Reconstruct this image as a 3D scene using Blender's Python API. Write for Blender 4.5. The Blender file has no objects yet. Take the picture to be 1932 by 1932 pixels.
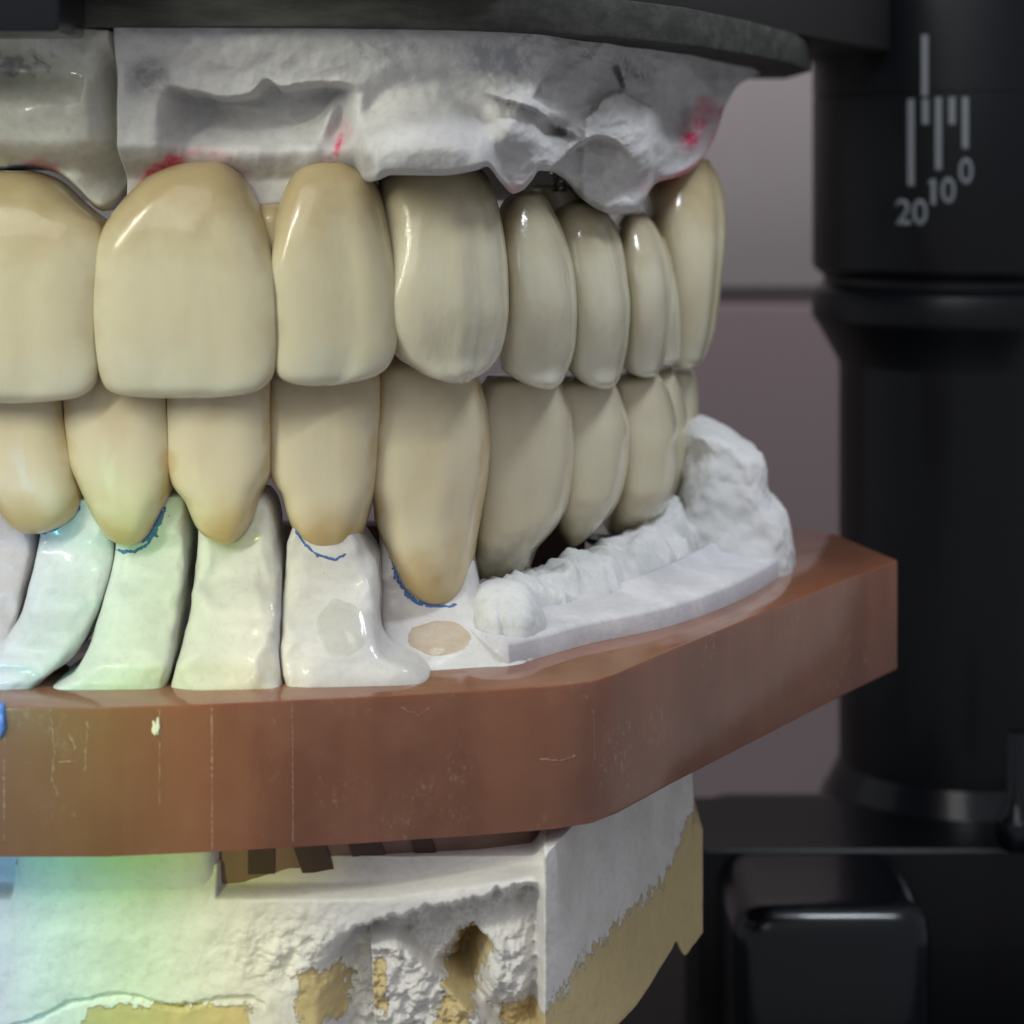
import bpy, bmesh, math, random
import numpy as np
from mathutils import Vector, noise
from mathutils.bvhtree import BVHTree
random.seed(4)
S = bpy.context.scene
S.unit_settings.system = 'METRIC'
S.unit_settings.scale_length = 0.0026          # one unit = 2.6 mm
# ------------------------------------------------------------ camera
CX, CZ, D = 9.66, 16.32, 42.0                   # camera x, height, distance to the front teeth
cam = bpy.data.cameras.new('camera'); camo = bpy.data.objects.new('camera', cam)
S.collection.objects.link(camo); S.camera = camo
camo.location = (CX, -D, CZ); camo.rotation_euler = (math.radians(90), 0, 0)
cam.sensor_width = 36; cam.lens = 36 * D / 19.32
cam.shift_y = -(CZ - 9.66) / 19.32
cam.clip_start = 0.5; cam.clip_end = 400
cam.dof.use_dof = True; cam.dof.focus_distance = 45.5; cam.dof.aperture_fstop = 200
APERTURE = 0.46                                  # entrance pupil in units
cam.dof.aperture_fstop = cam.lens / 1000.0 / APERTURE   # f-number = lens(m)/pupil
# ------------------------------------------------------------ world and lamps
W = bpy.data.worlds.new('World'); S.world = W; W.use_nodes = True
W.node_tree.nodes['Background'].inputs[0].default_value = (0.92, 0.94, 1.0, 1)
W.node_tree.nodes['Background'].inputs[1].default_value = 0.30

def area(name, loc, target, sx, sy, power, col=(1, 1, 1), up=None):
    l = bpy.data.lights.new(name, 'AREA'); l.shape = 'RECTANGLE'; l.size = sx; l.size_y = sy
    l.energy = power; l.color = col
    o = bpy.data.objects.new(name, l); S.collection.objects.link(o); o.location = loc
    o.rotation_euler = (Vector(target) - Vector(loc)).to_track_quat('-Z', 'Y').to_euler()
    if up is not None:                                            # long side of the lamp along 'up'
        z = (Vector(loc) - Vector(target)).normalized(); x = Vector(up).cross(z).normalized(); y = z.cross(x)
        from mathutils import Matrix
        o.rotation_euler = Matrix((x, y, z)).transposed().to_euler()
    return o
area('window_light', (-13, -46, 53), (7, 1, 7), 66, 50, 20500, (1.0, 0.985, 0.96))
area('desk_lamp', (-14, -22, 27), (4, 0, 13), .08, 21, 6000, (0.97, 1.0, 0.80), up=(10, -9, 22))
area('block_highlight_light', (24, 5, 36), (18.5, 20, -4), 7, 5, 5200, (0.85, 0.92, 1.0))  # overhead light added for the bright bar on the lower block's edge
area('wall_fill', (20, 40, 60), (12, 92, 8), 20, 20, 17000, (1.0, 0.97, 0.98))  # unseen fill added to brighten the back wall
# narrow spot added for the rainbow tint; its colour varies across the beam
sl = bpy.data.lights.new('rainbow_spot', 'SPOT'); sl.energy = 26000; sl.spot_size = math.radians(27)
sl.spot_blend = 0.55; sl.shadow_soft_size = 0.5
so = bpy.data.objects.new('rainbow_spot', sl); S.collection.objects.link(so)
so.location = (-8.0, -34, 11.0)
so.rotation_euler = (Vector((1.0, 0, 2.6)) - Vector(so.location)).to_track_quat('-Z', 'Y').to_euler()
sl.use_nodes = True
nt = sl.node_tree; em = nt.nodes['Emission']
tc = nt.nodes.new('ShaderNodeTexCoord'); sp = nt.nodes.new('ShaderNodeSeparateXYZ')
dv = nt.nodes.new('ShaderNodeMath'); dv.operation = 'DIVIDE'
nt.links.new(tc.outputs['Normal'], sp.inputs[0]); nt.links.new(sp.outputs[0], dv.inputs[0]); nt.links.new(sp.outputs[2], dv.inputs[1])
mr = nt.nodes.new('ShaderNodeMapRange'); mr.inputs[1].default_value = 0.14; mr.inputs[2].default_value = -0.14
nt.links.new(dv.outputs[0], mr.inputs[0])
cr = nt.nodes.new('ShaderNodeValToRGB'); nt.links.new(mr.outputs[0], cr.inputs[0])
stops = [(0.0, (.25, .45, 1.0)), (.38, (.15, .50, .95)), (.49, (.10, .85, .60)), (.64, (.30, .95, .08)), (.84, (.70, .70, .10)), (1.0, (0, 0, 0))]
els = cr.color_ramp.elements
while len(els) < len(stops): els.new(0.5)
for e, (p, c) in zip(els, stops): e.position = p; e.color = (*c, 1)
nt.links.new(cr.outputs[0], em.inputs['Color'])

vs = S.view_settings; vs.view_transform = 'Standard'; vs.look = 'None'; vs.exposure = 0; vs.gamma = 1
vs.use_curve_mapping = False

# ------------------------------------------------------------ helpers
def K(Y): return (D + Y) / D
def P(px, py, Y, Yk=None):
    k = K(Y if Yk is None else Yk)
    return Vector((CX + (px / 100 - CX) * k, Y, CZ + ((1932 - py) / 100 - CZ) * k))
def fr(x, y, z, sc=1.0, o=4):
    return noise.fractal(Vector((x, y, z)) * sc, 0.9, 2.1, o)
def sm(a, b, x):
    t = np.clip((x - a) / (b - a), 0, 1); return t * t * (3 - 2 * t)
def pchip(xs, ys, q):
    xs = np.array(xs, float); ys = np.array(ys, float); h = np.diff(xs); d = np.diff(ys) / h
    m = np.zeros_like(xs); m[0] = d[0]; m[-1] = d[-1]
    for i in range(1, len(xs) - 1):
        if d[i - 1] * d[i] > 0:
            w1 = 2 * h[i] + h[i - 1]; w2 = h[i] + 2 * h[i - 1]
            m[i] = (w1 + w2) / (w1 / d[i - 1] + w2 / d[i])
    q = np.clip(np.atleast_1d(np.array(q, float)), xs[0], xs[-1]); i = np.clip(np.searchsorted(xs, q) - 1, 0, len(h) - 1)
    s = (q - xs[i]) / h[i]
    return ((1 + 2 * s) * (1 - s) ** 2 * ys[i] + s * (1 - s) ** 2 * h[i] * m[i] + s * s * (3 - 2 * s) * ys[i + 1] + s * s * (s - 1) * h[i] * m[i + 1])
def interp(tab, q): return pchip([a for a, b in tab], [b for a, b in tab], q)

def tag(o, label=None, cat=None, group=None, kind=None):
    if label: o['label'] = label
    if cat: o['category'] = cat
    if group: o['group'] = group
    if kind: o['kind'] = kind
    return o
def link(name, me, mat, parent=None, smooth=True):
    if mat: me.materials.append(mat)
    o = bpy.data.objects.new(name, me); S.collection.objects.link(o)
    if smooth:
        me.polygons.foreach_set('use_smooth', [True] * len(me.polygons))
    if parent: o.parent = parent
    return o
def mesh(name, vs_, fs, mat, parent=None, smooth=True, attrs=None):
    me = bpy.data.meshes.new(name); me.from_pydata([tuple(v) for v in vs_], [], fs); me.update()
    if attrs:
        for k, v in attrs.items():
            a = me.attributes.new(k, 'FLOAT', 'POINT'); a.data.foreach_set('value', np.array(v, dtype=np.float32))
    bm = bmesh.new(); bm.from_mesh(me); bmesh.ops.recalc_face_normals(bm, faces=bm.faces); bm.to_mesh(me); bm.free()
    return link(name, me, mat, parent, smooth)
def from_bm(name, bm, mat, parent=None, smooth=False):
    me = bpy.data.meshes.new(name); bmesh.ops.recalc_face_normals(bm, faces=bm.faces); bm.to_mesh(me); bm.free()
    return link(name, me, mat, parent, smooth)
def autosmooth(o, ang=35):
    me = o.data
    me.polygons.foreach_set('use_smooth', [True] * len(me.polygons))
    bm = bmesh.new(); bm.from_mesh(me)
    for e in bm.edges:
        if len(e.link_faces) == 2 and e.calc_face_angle(0) > math.radians(ang): e.smooth = False
    bm.to_mesh(me); bm.free()
    return o
def prism(name, pts, z0, z1, mat, parent=None, bevel=0.0, seg=2):
    bm = bmesh.new(); lo = [bm.verts.new((x, y, z0)) for x, y in pts]; hi = [bm.verts.new((x, y, z1)) for x, y in pts]
    bm.faces.new(lo[::-1]); bm.faces.new(hi); n = len(pts)
    for i in range(n): bm.faces.new((lo[i], lo[(i + 1) % n], hi[(i + 1) % n], hi[i]))
    bmesh.ops.recalc_face_normals(bm, faces=bm.faces)
    if bevel:
        es = [e for e in bm.edges if len(e.link_faces) == 2 and e.calc_face_angle(0) > 0.6]
        bmesh.ops.bevel(bm, geom=es, offset=bevel, segments=seg, affect='EDGES', profile=0.6)
    o = from_bm(name, bm, mat, parent); return autosmooth(o)
def box(name, x0, x1, y0, y1, z0, z1, mat, parent=None, bevel=0.05, seg=3):
    return prism(name, [(x0, y0), (x1, y0), (x1, y1), (x0, y1)], z0, z1, mat, parent, bevel, seg)
def lathe(name, cx, cy, prof, mat, parent=None, n=96):
    v = []; f = []
    for r, z in prof:
        for i in range(n):
            a = 2 * math.pi * i / n; v.append((cx + r * math.cos(a), cy + r * math.sin(a), z))
    for j in range(len(prof) - 1):
        for i in range(n):
            f.append((j * n + i, j * n + (i + 1) % n, (j + 1) * n + (i + 1) % n, (j + 1) * n + i))
    f.append(tuple(range(n))[::-1]); f.append(tuple(range((len(prof) - 1) * n, len(prof) * n)))
    return autosmooth(mesh(name, v, f, mat, parent), 30)

# ------------------------------------------------------------ materials
class M:
    def __init__(s, name):
        s.m = bpy.data.materials.new(name); s.m.use_nodes = True; s.nt = s.m.node_tree; s.n = s.nt.nodes; s.p = s.n['Principled BSDF']
        s.obj = s.n.new('ShaderNodeTexCoord').outputs['Object']
    def set(s, **k):
        for a, b in k.items():
            inp = s.p.inputs[a.replace('_', ' ')]
            if isinstance(b, tuple) and len(b) == 3 and inp.type == 'RGBA': b = (*b, 1)
            inp.default_value = b
        return s
    def lk(s, a, b): s.nt.links.new(a, b)
    def attr(s, name): n = s.n.new('ShaderNodeAttribute'); n.attribute_name = name; return n.outputs['Fac']
    def noise(s, scale, detail=4, rough=.55, vec=None, stretch=None):
        n = s.n.new('ShaderNodeTexNoise'); n.inputs['Scale'].default_value = scale; n.inputs['Detail'].default_value = detail; n.inputs['Roughness'].default_value = rough
        v = vec or s.obj
        if stretch:
            mp = s.n.new('ShaderNodeMapping'); mp.inputs['Scale'].default_value = stretch; s.lk(v, mp.inputs[0]); v = mp.outputs[0]
        s.lk(v, n.inputs['Vector']); return n.outputs['Fac']
    def rng(s, v, a, b, c=0., d=1.):
        n = s.n.new('ShaderNodeMapRange'); n.interpolation_type = 'SMOOTHSTEP'
        s.lk(v, n.inputs[0])
        for i, q in enumerate((a, b, c, d)): n.inputs[i + 1].default_value = q
        return n.outputs[0]
    def math(s, op, a, b=None):
        n = s.n.new('ShaderNodeMath'); n.operation = op
        for i, q in enumerate((a, b)):
            if q is None: continue
            if isinstance(q, (int, float)): n.inputs[i].default_value = q
            else: s.lk(q, n.inputs[i])
        return n.outputs[0]
    def mix(s, f, a, b):
        n = s.n.new('ShaderNodeMix'); n.data_type = 'RGBA'
        if isinstance(f, (int, float)): n.inputs[0].default_value = f
        else: s.lk(f, n.inputs[0])
        for i, q in ((6, a), (7, b)):
            if isinstance(q, tuple): n.inputs[i].default_value = (*q, 1)
            else: s.lk(q, n.inputs[i])
        return n.outputs[2]
    def col(s, c): s.lk(c, s.p.inputs['Base Color']); return s
    def bump(s, h, strength=.3, dist=.05):
        n = s.n.new('ShaderNodeBump'); n.inputs['Strength'].default_value = strength; n.inputs['Distance'].default_value = dist
        s.lk(h, n.inputs['Height'])
        if s.p.inputs['Normal'].links: s.lk(s.p.inputs['Normal'].links[0].from_socket, n.inputs['Normal'])
        s.lk(n.outputs[0], s.p.inputs['Normal']); return s

def porcelain(name, cerv, body, inc, side, c0=0.5, bumpy=0.1, rough=0.2, ss=.38):
    m = M(name); t = m.attr('t'); u = m.math('ABSOLUTE', m.attr('u'))
    tn = m.math('ADD', t, m.rng(m.noise(.9, 3), .3, .7, -.08, .08))
    c = m.mix(m.rng(tn, 0.02, c0), cerv, body)
    c = m.mix(m.rng(tn, .68, 1.0), c, inc)
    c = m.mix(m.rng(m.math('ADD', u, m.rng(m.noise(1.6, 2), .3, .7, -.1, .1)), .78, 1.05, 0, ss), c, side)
    c = m.mix(m.rng(m.noise(1.2, 3, .5, stretch=(1, 1, .6)), .4, .75, 0, .22), c, side)
    sp_ = m.rng(m.noise(26, 2, .5), .76, .80, 0, .35)
    c = m.mix(sp_, c, (.25, .17, .08)); m.col(c)
    m.set(Roughness=rough, Subsurface_Weight=.28, Subsurface_Radius=(1.0, .62, .32), Subsurface_Scale=.35, Coat_Weight=.38, Coat_Roughness=.02, Specular_IOR_Level=.3, IOR=1.5)
    m.bump(m.noise(1.6, 3, .5, stretch=(1, 1, .5)), bumpy, .16)
    m.bump(m.noise(9, 3, .6), bumpy * .8, .018)
    n = m.p.inputs['Normal'].links[0].from_socket; m.lk(n, m.p.inputs['Coat Normal'])
    return m.m
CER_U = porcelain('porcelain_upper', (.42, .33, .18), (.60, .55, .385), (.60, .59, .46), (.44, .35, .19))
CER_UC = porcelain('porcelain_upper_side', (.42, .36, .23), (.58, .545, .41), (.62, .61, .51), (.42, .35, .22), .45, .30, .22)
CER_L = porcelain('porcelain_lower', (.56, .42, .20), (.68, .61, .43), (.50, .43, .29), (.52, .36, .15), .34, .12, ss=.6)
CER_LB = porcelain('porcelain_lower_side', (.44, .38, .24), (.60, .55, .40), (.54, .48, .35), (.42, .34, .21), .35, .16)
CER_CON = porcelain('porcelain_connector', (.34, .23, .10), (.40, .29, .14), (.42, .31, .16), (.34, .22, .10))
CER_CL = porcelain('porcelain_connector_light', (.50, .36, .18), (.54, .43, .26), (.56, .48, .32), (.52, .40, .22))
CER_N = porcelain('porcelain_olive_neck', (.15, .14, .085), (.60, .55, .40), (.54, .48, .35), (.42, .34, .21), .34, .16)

def plaster(name, c1, c2, stain=None, stone=None, gloss=0.0, bs=.5, rough=.8, pores=True, sr=(.45, .55)):
    m = M(name)
    c = m.mix(m.rng(m.noise(.55, 5, .6), .35, .65), c1, c2)
    c = m.mix(m.rng(m.noise(6, 5, .7), .45, .75, 0, .35), c, tuple(x * .72 for x in c1))
    if pores: c = m.mix(m.rng(m.noise(16, 2, .5), .74, .78, 0, .5), c, tuple(x * .35 for x in c1))
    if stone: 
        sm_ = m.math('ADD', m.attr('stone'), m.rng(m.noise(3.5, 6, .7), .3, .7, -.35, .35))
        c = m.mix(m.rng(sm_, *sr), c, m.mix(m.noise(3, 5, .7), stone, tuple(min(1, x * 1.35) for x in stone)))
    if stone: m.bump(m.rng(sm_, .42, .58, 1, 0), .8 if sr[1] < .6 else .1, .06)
    if stain:
        c = m.mix(m.math('MULTIPLY', m.attr('stain'), m.rng(m.noise(4, 5, .7), .25, .6, .35, 1)), c, stain)
    m.col(c)
    m.set(Roughness=rough, Subsurface_Weight=.08, Subsurface_Radius=(.5, .4, .3), Subsurface_Scale=.1)
    if gloss:
        g = m.rng(m.noise(.5, 3), .42, .58, 0, gloss); m.lk(g, m.p.inputs['Coat Weight']); m.set(Coat_Roughness=.12)
    m.bump(m.noise(2.2, 6, .65), bs, .12)
    m.bump(m.noise(14, 5, .7), bs * .8, .03)
    return m.m
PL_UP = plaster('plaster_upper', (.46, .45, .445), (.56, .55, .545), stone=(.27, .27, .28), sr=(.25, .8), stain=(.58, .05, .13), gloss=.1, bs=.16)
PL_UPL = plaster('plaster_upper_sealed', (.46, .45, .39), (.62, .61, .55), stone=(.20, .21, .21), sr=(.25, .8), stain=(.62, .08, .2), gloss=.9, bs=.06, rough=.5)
PL_DIE = plaster('plaster_die', (.55, .54, .53), (.64, .625, .61), gloss=.5, bs=.12, rough=.6)
PL_PINK = plaster('plaster_die_pinkish', (.50, .45, .42), (.56, .50, .47), gloss=.1, bs=.15)
PL_RAW = plaster('plaster_rough', (.56, .57, .57), (.68, .68, .68), bs=.3)
PL_BAND = plaster('plaster_smooth', (.52, .51, .54), (.66, .65, .68), gloss=.2, bs=.2, pores=False)
PL_LOW = plaster('plaster_mount', (.66, .64, .62), (.76, .74, .72), stone=(.50, .40, .21), bs=.25)
SPOT_M = plaster('plaster_exposed_spot', (.50, .49, .45), (.56, .55, .51), gloss=.9, bs=.2, rough=.4)
SPOT_T = plaster('plaster_tan_spot', (.44, .35, .25), (.52, .43, .33), gloss=.9, bs=.3, rough=.4)

def simple(name, col, rough=.5, metal=0., coat=0., bump=None, spec=None, emis=None):
    m = M(name); m.set(Base_Color=col, Roughness=rough, Metallic=metal, Coat_Weight=coat)
    if bump: m.bump(m.noise(bump[0], 4), bump[1], bump[2])
    if spec is not None: m.set(Specular_IOR_Level=spec)
    return m
BLACK = simple('black_anodised', (.0025, .003, .0045), .38, 0, .05, (30, .12, .01), spec=.3).m
BLACKG = simple('black_glossy', (.003, .004, .007), .24, 0, .2, (3, .05, .05), spec=.35).m
BLACKW = simple('black_warm', (.009, .008, .008), .6, bump=(8, .2, .02)).m
STEEL = simple('steel', (.42, .44, .42), .25, 1.0, bump=(20, .2, .02)).m
PAINT = simple('engraved_paint', (.15, .16, .17), .7).m
BLUEL = simple('blue_pencil', (.06, .14, .36), .6).m
PINKW = simple('pink_pencil', (.6, .06, .16), .6).m
BLUEW = simple('blue_wax', (.12, .22, .62), .35, coat=.3, bump=(2, .4, .1)).m
WHITE = simple('white_residue', (.75, .74, .66), .6, bump=(12, .5, .03)).m
m = M('scratched_resin'); m.set(Base_Color=(.34, .19, .14), Roughness=.6); SCR = m.m
m = M('grey_mount_plate'); c = m.mix(m.rng(m.noise(1.2, 6, .7, stretch=(.4, 1, 2)), .35, .7), (.026, .026, .024), (.056, .054, .049))
m.col(c); m.set(Roughness=.75, Specular_IOR_Level=.2); m.bump(m.noise(5, 5, .7), .25, .04); GREYP = m.m
m = M('brown_resin')
v = m.noise(.8, 3, .5, stretch=(1.1, .6, .10)); c = m.mix(m.rng(v, .3, .7), (.165, .060, .030), (.225, .085, .043))
c = m.mix(m.rng(m.noise(.45, 5, .65), .4, .75, 0, .6), c, (.26, .115, .07))
scf = m.math('MULTIPLY', m.rng(m.noise(7, 8, .8, stretch=(1, 1, .6)), .52, .70), m.rng(m.noise(.55, 2, .5), .52, .66, 0, .55)); c = m.mix(scf, c, (.50, .36, .29))
c = m.mix(m.rng(m.noise(22, 2, .5), .74, .77, 0, .5), c, (.45, .3, .22)); m.col(c)
m.set(Roughness=.42, Specular_IOR_Level=.2, Subsurface_Weight=.35, Subsurface_Radius=(1., .35, .18), Subsurface_Scale=.5, Coat_Weight=1.0, Coat_Roughness=.09, Coat_IOR=1.55)
m.bump(m.noise(.8, 4, .5), .12, .15); m.bump(m.noise(12, 4, .7), .12, .02); RESIN = m.m
m = M('brown_resin_lower'); m.col(m.mix(m.noise(1.2, 4, .6, stretch=(1.2, 1, .3)), (.16, .085, .06), (.33, .20, .155)))
m.set(Roughness=.4, Subsurface_Weight=.3, Subsurface_Scale=.3); RESIN2 = m.m
RESIND = simple('brown_resin_shade', (.06, .030, .022), .5).m  # darkened resin: recess shade put into the colour
m = M('wall_paint'); m.col(m.mix(m.noise(.06, 3), (.27, .24, .245), (.30, .27, .272))); m.set(Roughness=.85); WALL = m.m
m = M('wall_paint_lower'); m.col(m.mix(m.noise(.06, 3), (.225, .175, .185), (.25, .20, .21))); m.set(Roughness=.85); WALL2 = m.m
JOINT = simple('wall_joint', (.235, .195, .205), .9).m

# ------------------------------------------------------------ setting
def panel(name, x0, x1, z0, z1, y, mat): return tag(box(name, x0, x1, y, y + 2, z0, z1, mat, bevel=.3), kind='structure')
panel('wall', -70, 100, 10.0, 70, 66, WALL)
panel('wall', -70, 100, -60, 9.25, 66, WALL2)
tag(box('wall', -70, 100, 66.6, 68.5, 9.0, 10.6, JOINT, bevel=0), kind='structure')

# ------------------------------------------------------------ loft (teeth, dies)
def loft(name, rows, yf, by, mat, parent=None, shear=0., n=2.4, N=46, Mseg=64, invert=False, prof=None, fprof=None,
         grooves=(), rough=0., rs=1.2, yk=None, capr=.06, slope=0., dome=0., damp=.62, crease=0., cl=None, cr=None, ce=.34):
    """rows: (py, xl, xr) top to bottom.  t runs cervical(0) -> incisal(1); invert for lower crowns.
    prof(t) scales the thickness, fprof(t) pushes the front surface back."""
    pys = [r[0] for r in rows]; y0, y1 = pys[0], pys[-1]
    q = y0 + (y1 - y0) * (0.5 - 0.5 * np.cos(np.linspace(0, math.pi, N)))
    xl = pchip(pys, [r[1] for r in rows], q); xr = pchip(pys, [r[2] for r in rows], q)
    if yk is None: yk = yf + by * .7
    V = []; F = []; T = []; U = []
    for j in range(N):
        s = (q[j] - y0) / (y1 - y0); t = 1 - s if invert else s
        b = by * (prof(t) if prof else 1.0)
        e = min(s, 1 - s); cap = math.sqrt(max(0, 1 - (1 - min(1, e / capr)) ** 2)) if capr else 1
        if dome and t < dome: cap = min(cap, 1 - damp * (1 - math.sqrt(max(0, 1 - (1 - t / dome) ** 2.2))))
        fy = yf + (fprof(t) if fprof else 0) + slope * s
        c = fy + b; b2 = b * ((0.12 + .88 * cap) if not dome or t > .5 else cap); xc = (xl[j] + xr[j]) / 2; hw = (xr[j] - xl[j]) / 2
        wl = float(sm(cl[0] - 130, cl[0] + 40, q[j]) * sm(cl[1] + 22, cl[1] - 60, q[j])) if cl else 0
        wr = float(sm(cr[0] - 130, cr[0] + 40, q[j]) * sm(cr[1] + 22, cr[1] - 60, q[j])) if cr else 0
        for i in range(Mseg):
            a = 2 * math.pi * i / Mseg; ca, sa = math.cos(a), math.sin(a)
            u = math.copysign(abs(ca) ** (2 / n), ca); v = math.copysign(abs(sa) ** (2 / n), sa)
            w_ = wl if u < 0 else wr
            if w_ and sa < 0:
                u = (1 - w_) * u + w_ * math.copysign(abs(ca) ** .55, ca); vf = -(1 - ce / b2 * abs(u) ** 3.2) * min(1, abs(sa) / .12); v = (1 - w_) * v + w_ * vf
            Y = c + b2 * v + shear * hw / 100 * u
            if v < 0:
                for (u0, w, am) in grooves: Y += am * math.exp(-((u - u0) / w) ** 2) * (-v) * sm(0, .35, t)
            p = P(xc + hw * u, q[j], Y, yk)
            if crease:
                p.y += crease * (abs(noise.noise(p * .8)) + .5 * abs(noise.noise(p * 1.9))) - .2 * crease; p.x += .4 * crease * (abs(noise.noise(p * 1.1 + Vector((5, 5, 5)))) - .2)
            if rough:
                r1 = fr(p.x, p.y, p.z, rs); r2 = fr(p.x + 9, p.y, p.z, rs)
                p.y += rough * r1; p.x += rough * .8 * r2
            V.append(p); T.append(t); U.append(u if v < 0.3 else (1 if u > 0 else -1))
    for j in range(N - 1):
        for i in range(Mseg):
            F.append((j * Mseg + i, j * Mseg + (i + 1) % Mseg, (j + 1) * Mseg + (i + 1) % Mseg, (j + 1) * Mseg + i))
    for base, rev in ((0, 1), ((N - 1) * Mseg, 0)):
        c = sum((V[base + i] for i in range(Mseg)), Vector()) / Mseg; ci = len(V); V.append(c); T.append(T[base]); U.append(0)
        for i in range(Mseg):
            f = (base + i, base + (i + 1) % Mseg, ci); F.append(f[::-1] if rev else f)
    return mesh(name, V, F, mat, parent, attrs={'t': T, 'u': U})

cer = lambda t: 1.0
inc_prof = lambda t: cer(t) - .72 * sm(.25, 1.0, t)
inc_front = lambda t: .22 * t * t + .30 * (t - .65) ** 2
cus_prof = lambda t: cer(t) - .35 * sm(.4, 1.0, t)
cus_front = lambda t: 1.5 * (t - .62) ** 2 + .40 * sm(.45, 1.0, t) ** 1.4
can_front = lambda t: 1.1 * (t - .6) ** 2 + .22 * sm(.6, 1.0, t)
low_front = lambda t: .15 * t
UG = 'porcelain crowns of the upper row'; LG = 'porcelain crowns of the lower row'
def crown(label, group, rows, yf, by, mat, **k):
    k.setdefault('dome', .42 if group == UG else .30)
    if mat in (CER_UC,): k['damp'] = .35
    if mat in (CER_L, CER_LB): k['damp'] = .5
    o = loft('tooth_crown', rows, yf, by, mat, **k); return tag(o, label, 'tooth crown', group)

u0 = crown('upper front crown cut off by the left edge, below the sealed grey cast section', UG,
  [(322,-40,45),(328,-75,68),(340,-105,97),(360,-130,122),(385,-150,147),(405,-162,172),(425,-168,196),(450,-172,202),(500,-180,196),(560,-186,190),(640,-190,190),(690,-192,194),(715,-190,190),(733,-180,178),(747,-150,150),(754,-110,90),(757,-60,40)],
  0, 1.5, CER_U, prof=inc_prof, fprof=inc_front, grooves=((-.35,.2,.06),(.3,.2,.06)), n=2.9, cr=(440,690))
u1 = crown('widest whole upper front crown, with a long curved yellow-green highlight', UG,
  [(303,360,410),(307,338,424),(318,305,440),(330,280,452),(350,255,466),(380,230,482),(405,213,494),(440,199,506),(500,192,520),(575,187,526),(640,189,527),(690,194,524),(712,200,516),(727,208,502),(737,222,480),(743,255,445),(747,300,400)],
  0, 1.5, CER_U, shear=.03, prof=inc_prof, fprof=inc_front, grooves=((-.3,.2,.05),(.35,.2,.05)), n=2.9, cl=(440,690), cr=(520,690))
u2 = crown('upper crown under the red pencil tick, between the widest crown and the pointed one', UG,
  [(303,600,650),(307,585,664),(320,560,684),(340,545,702),(380,528,720),(440,520,735),(500,519,745),(575,521,751),(640,524,751),(675,525,742),(698,529,727),(712,541,702),(720,560,665),(725,590,630)],
  .5, 1.35, CER_U, shear=.30, prof=inc_prof, fprof=inc_front, grooves=((.25,.2,.07),), n=2.7, cl=(500,690), cr=(530,668))
u3 = crown('long pointed upper crown with a broad broken highlight under the bulging plaster', UG,
  [(300,740,880),(320,722,908),(345,712,925),(400,716,942),(460,730,953),(525,740,959),(585,744,960),(635,745,954),(667,748,946),(690,778,934),(705,800,918),(715,825,897),(724,855,885)],
  1.35, 1.75, CER_UC, shear=.42, prof=cus_prof, fprof=can_front, grooves=((.5,.12,.16),(-.1,.25,.05)), n=2.15, cl=(530,668))
u4 = crown('upper side crown with a rounded top standing free below the pink-tipped plaster point', UG,
  [(362,985,1015),(368,965,1025),(380,950,1036),(400,940,1047),(425,935,1060),(475,938,1077),(525,943,1088),(580,945,1092),(650,942,1089),(690,945,1080),(708,965,1072),(722,990,1065),(731,1012,1056),(736,1030,1046)],
  3.9, 1.9, CER_UC, shear=.9, prof=cus_prof, fprof=cus_front, grooves=((-.1,.3,.03),), n=2.3)
u5 = crown('upper side crown second behind the pointed one, with a brownish shoulder', UG,
  [(376,1080,1110),(385,1060,1128),(398,1045,1146),(425,1040,1166),(475,1045,1182),(525,1055,1189),(580,1062,1194),(650,1066,1189),(690,1070,1181),(710,1085,1176),(725,1108,1168),(735,1135,1156)],
  6.3, 2.0, CER_UC, shear=1.1, prof=cus_prof, fprof=cus_front, n=2.3)
u6 = crown('narrow looking upper back crown with a short bright highlight, just before the last one', UG,
  [(400,1185,1215),(406,1172,1226),(435,1160,1247),(490,1160,1267),(540,1165,1272),(600,1168,1269),(665,1170,1262),(693,1176,1253),(706,1195,1245),(713,1215,1236)],
  9.0, 2.1, CER_UC, shear=1.2, prof=cus_prof, fprof=cus_front, n=2.3)
loft('crown_lobe', [(440,1200,1262),(500,1190,1279),(580,1195,1289),(650,1200,1290),(682,1215,1287),(692,1235,1278)], 11.2, 1.8, CER_UC, u6, shear=1.2, prof=cus_prof, fprof=cus_front)
u7 = crown('rearmost upper crown, flared and brown edged, hanging from the red stained plaster', UG,
  [(300,1300,1346),(310,1270,1352),(335,1240,1367),(375,1215,1378),(425,1215,1381),(475,1225,1377),(525,1235,1369),(575,1240,1362),(625,1245,1354),(665,1250,1340),(685,1262,1328),(696,1282,1312)],
  12.4, 2.3, CER_U, shear=1.0, prof=cus_prof, fprof=cus_front, grooves=((.7,.12,.25),), n=2.3)
# connectors: the porcelain runs on between neighbours, a shallow amber groove
def connector(parent, rows, yf, by, mat=None, **k):
    k.setdefault('n', 4.0); k.setdefault('capr', .12)
    return loft('connector', rows, yf, by, mat or CER_CL, parent, N=28, Mseg=40, **k)

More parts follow.
